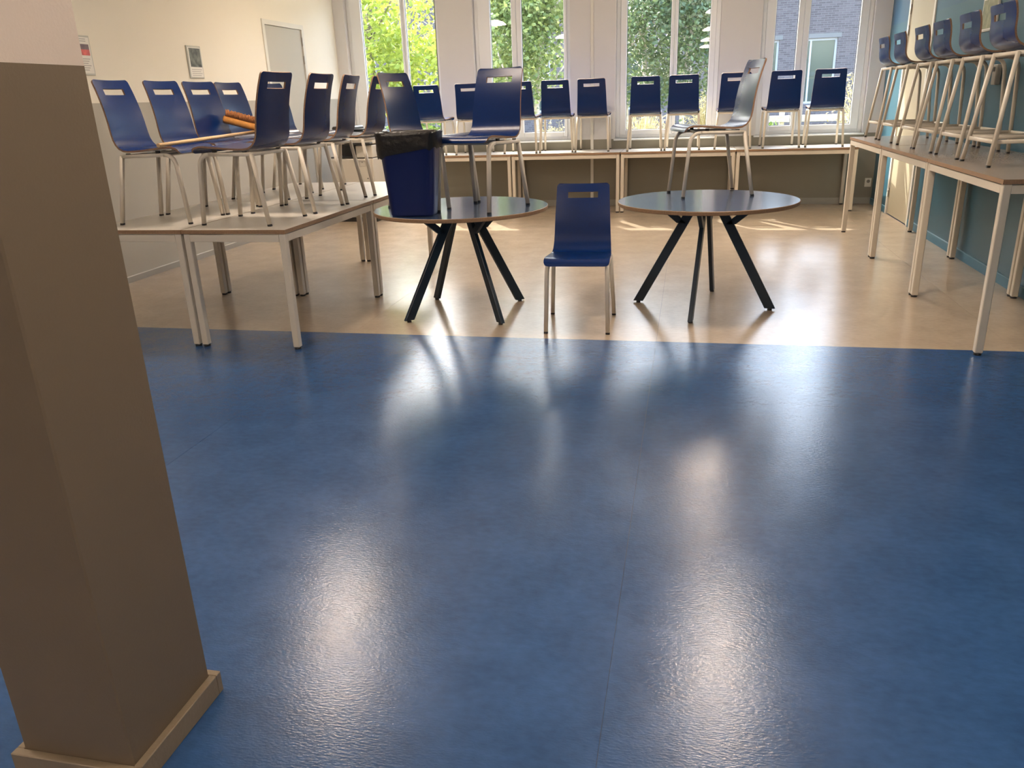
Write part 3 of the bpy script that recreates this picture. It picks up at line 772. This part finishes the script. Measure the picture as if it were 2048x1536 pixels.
# ------------------------------------------------------------------ outside
g0 = struct(box('ground', (-40, YB+WT, -0.35), (40, 60, -0.05), 'soil'))
struct(box('paving', (-40, YB+WT, -0.05), (40, 13.2, -0.03), 'paving'))
struct(box('paving_far', (-40, 19.5, -0.05), (40, 29.9, -0.03), 'paving'))

def add_leaf(bm, p, size, rn, ratio=0.5):
    ax = Vector((rn.gauss(0, 1), rn.gauss(0, 1), rn.gauss(0, 0.8))).normalized()
    s_ = ax.cross(Vector((rn.gauss(0, 1), rn.gauss(0, 1), rn.gauss(0, 1)))).normalized()
    q = [p, p+ax*size*0.5+s_*size*ratio*0.5, p+ax*size, p+ax*size*0.5-s_*size*ratio*0.5]
    bm.faces.new([bm.verts.new(v) for v in q])

def tree(label, loc, trunk_h, blobs, n, size, leafm, barkm, seed, ratio=0.5, trunks=((0, 0),), rt=0.06, group='garden trees outside the windows'):
    rn = random.Random(seed)
    t = thing('garden_tree', label, 'tree', (loc[0], loc[1], -0.05), 0, group)
    tot = sum(b[3]*b[4]*b[5] for b in blobs)
    bm = bmesh.new()
    for (bx, by, bz, rx, ry, rz) in blobs:
        k = int(n*rx*ry*rz/tot)
        clumps = []
        for _ in range(max(6, k//45)):
            while True:
                v = Vector((rn.uniform(-1, 1), rn.uniform(-1, 1), rn.uniform(-1, 1)))
                if 0.25 < v.length < 1: break
            clumps.append(Vector((bx+v.x*rx, by+v.y*ry, bz+v.z*rz)))
        for _ in range(k):
            c = rn.choice(clumps)
            p = c + Vector((rn.gauss(0, 0.17), rn.gauss(0, 0.17), rn.gauss(0, 0.13)))
            add_leaf(bm, p, size*rn.uniform(0.7, 1.3), rn, ratio)
    fo = finish('foliage', bm, leafm, t, recalc=False); fo['kind'] = 'stuff'
    for (tx, ty) in trunks:
        bm = bmesh.new()
        P = [Vector((tx, ty, 0)), Vector((tx+rn.uniform(-.06, .06), ty, trunk_h*0.4)), Vector((tx*1.3+rn.uniform(-.1, .1), ty, trunk_h*0.75)), Vector((tx*1.5, ty, trunk_h))]
        add_sweep(bm, P, circ(rt, 8))
        for k in range(5):
            a = rn.uniform(0, 2*PI); z = trunk_h*rn.uniform(0.4, 0.9); b0 = Vector((tx*1.2, ty, z))
            add_sweep(bm, [b0, b0+Vector((math.cos(a)*0.35, math.sin(a)*0.35, 0.35)), b0+Vector((math.cos(a)*0.9, math.sin(a)*0.9, 0.9))], circ(rt*0.35, 6))
        finish('trunk', bm, barkm, t)
    return t
tree('sunlit yellow-green tree outside the leftmost window', (-6.2, 16.0), 3.3, [(0.1, 0, 2.7, 1.35, 1.1, 1.25), (0.9, -0.1, 2.0, 0.8, 0.8, 0.7), (-0.6, 0, 3.3, 1.1, 1.0, 0.7)], 6500, 0.14, 'leaf_yellow', 'bark', 11, 0.42)
tree('bright green birch outside the second window', (-3.15, 15.6), 3.4, [(0, 0, 2.45, 0.85, 0.9, 1.25), (0.1, 0, 3.3, 0.8, 0.9, 0.7)], 12000, 0.085, 'leaf_birch', 'birch', 12, 0.7, ((-0.1, 0), (0.25, 0.2)), 0.05)
tree('darker green leafy tree outside the third window', (-0.45, 16.2), 3.5, [(0, 0, 2.5, 1.25, 1.0, 1.3), (0.3, 0, 3.35, 1.0, 1.0, 0.75)], 17000, 0.085, 'leaf_dark', 'birch', 13, 0.55, ((-0.75, 0.1), (-0.35, 0.3), (0.3, 0)), 0.045)

def shrub(label, loc, blobs, n, size, m, seed):
    rn = random.Random(seed)
    t = thing('garden_shrub', label, 'shrub', (loc[0], loc[1], -0.05), 0, 'garden shrubs outside the windows')
    bm = bmesh.new()
    for _ in range(n):
        bx, by, bz, rx, ry, rz = rn.choice(blobs)
        while True:
            v = Vector((rn.uniform(-1, 1), rn.uniform(-1, 1), rn.uniform(-1, 1)))
            if v.length < 1: break
        add_leaf(bm, Vector((bx+v.x*rx, by+v.y*ry, max(0.06, bz+v.z*rz))), size*rn.uniform(0.7, 1.3), rn, 0.55)
    f = finish('foliage', bm, m, t, recalc=False); f['kind'] = 'stuff'
    bm = bmesh.new()
    for k in range(5):
        a = k*1.3
        add_sweep(bm, [Vector((0.05*math.cos(a), 0.05*math.sin(a), 0)), Vector((0.25*math.cos(a), 0.2*math.sin(a), 0.5))], circ(0.012, 6))
    finish('stem', bm, 'bark', t)
    return t
shrub('bright low green shrub outside the leftmost window', (-4.75, 14.4), [(0, 0, 0.7, 0.8, 0.5, 0.7)], 2600, 0.09, 'leaf_shrub', 21)
shrub('green shrub outside the left edge of the rightmost window', (1.25, 14.6), [(0, 0, 0.5, 0.35, 0.35, 0.5)], 1500, 0.08, 'leaf_shrub', 22)

def grass(label, loc, h, spread, n, seed):
    rn = random.Random(seed)
    t = thing('ornamental_grass', label, 'grass clump', (loc[0], loc[1], -0.05), 0, 'ornamental grasses outside the windows')
    bm = bmesh.new()
    for _ in range(n):
        a = rn.uniform(0, 2*PI); r0 = rn.uniform(0, 0.12)*spread*2
        b0 = Vector((r0*math.cos(a)*1.5, r0*math.sin(a), 0.02)); hh = h*rn.uniform(0.6, 1.05); ln = spread*rn.uniform(0.1, 1.0)
        dr_ = Vector((math.cos(a), math.sin(a), 0)); sd3 = Vector((-dr_.y, dr_.x, 0))*rn.uniform(0.004, 0.008)
        pts = [b0 + dr_*(ln*t_**2.2) + Vector((0, 0, hh*(t_ - 0.25*t_**3*(ln/spread)))) for t_ in (0, 0.4, 0.75, 1.0)]
        vv = [(bm.verts.new(p-sd3*(1-0.6*i/3)), bm.verts.new(p+sd3*(1-0.6*i/3))) for i, p in enumerate(pts)]
        for i in range(3): bm.faces.new((vv[i][0], vv[i][1], vv[i+1][1], vv[i+1][0]))
        if rn.random() < 0.35:      # plume
            e_ = pts[-1]
            for k in range(8):
                p = e_ + Vector((rn.gauss(0, 0.02), rn.gauss(0, 0.02), -0.03*k+0.05)) + dr_*0.02*k*0.3
                add_leaf(bm, p, 0.07, rn, 0.25)
    f = finish('blades', bm, 'grass', t, recalc=False); f['kind'] = 'stuff'
    bm = bmesh.new(); add_lathe(bm, [(0, 0.001), (0.12, 0.001), (0.08, 0.06), (0, 0.08)], 12); finish('root_clump', bm, 'grass', t)
    return t
grass('yellow ornamental grass at the left foot of the third window', (-0.75, 13.7), 1.3, 0.38, 380, 31)
grass('yellow ornamental grass at the right foot of the third window', (0.30, 14.5), 1.5, 0.38, 380, 32)
grass('tall feathery grass outside the right edge of the rightmost window', (2.62, 13.6), 1.9, 0.42, 300, 33)
grass('small dry grass outside the second window', (-2.15, 13.8), 1.1, 0.4, 300, 34)

fc = thing('timber_fence', 'low pale timber rail fence outside the right windows', 'fence', (1.6, 16.5, -0.05), 0)
for z in (0.35, 0.62, 0.90): box('rail', (-1.3, -0.02, z), (1.6, 0.02, z+0.12), 'timber', fc, 0.004)
for x in (-1.2, 0.1, 1.5): box('post', (x-0.045, 0.0205, 0), (x+0.045, 0.11, 1.08), 'timber', fc, 0.004)

BY = 30.0
bd = thing('brick_building', 'dark brick building with pale framed windows across the garden', 'building', (0, BY, -0.05), 0)
BW = []
for x in (-15.5, -12.2, -8.9, -5.6, -2.3, 2.2, 4.05, 7.5, 10.8, 14): BW.append((x, 1.0, 3.05))
bm = bmesh.new()
zl = [0, 1.0, 3.05, 5.7]; hw_ = 0.62
for (za, zb) in zip(zl, zl[1:]):
    if (za, zb) in ((1.0, 3.05),):
        xx = -24.0
        for x, z0_, z1_ in BW:
            if z0_ == za: add_box(bm, (xx, 0, za), (x-hw_, 0.4, zb)); xx = x+hw_
        add_box(bm, (xx, 0, za), (24, 0.4, zb))
    else: add_box(bm, (-24, 0, za), (24, 0.4, zb))
add_box(bm, (-24, 0.4, 0), (24, 8, 5.7))
finish('brick_wall', bm, 'brick', bd)
for x, z0_, z1_ in BW:
    wbm = bmesh.new(); f_ = 0.07
    for q in (((x-hw_, 0.10, z0_), (x-hw_+f_, 0.18, z1_)), ((x+hw_-f_, 0.10, z0_), (x+hw_, 0.18, z1_)), ((x-hw_+f_, 0.10, z0_), (x+hw_-f_, 0.18, z0_+f_)), ((x-hw_+f_, 0.10, z1_-f_), (x+hw_-f_, 0.18, z1_)), ((x-0.24, 0.10, z0_+f_), (x-0.18, 0.18, z1_-f_))):
        add_box(wbm, *q)
    wo_ = finish('window', wbm, 'far_frame', bd)
    box('pane', (x-hw_+0.01, 0.15, z0_+0.01), (x+hw_-0.01, 0.165, z1_-0.01), 'far_glass', wo_)
    box('lintel', (x-hw_-0.1, -0.02, z1_+0.002), (x+hw_+0.1, -0.001, z1_+0.14), 'conc', wo_)
box('roof_edge', (-24.3, -0.3, 5.7), (24.3, 8, 5.9), 'roof', bd)
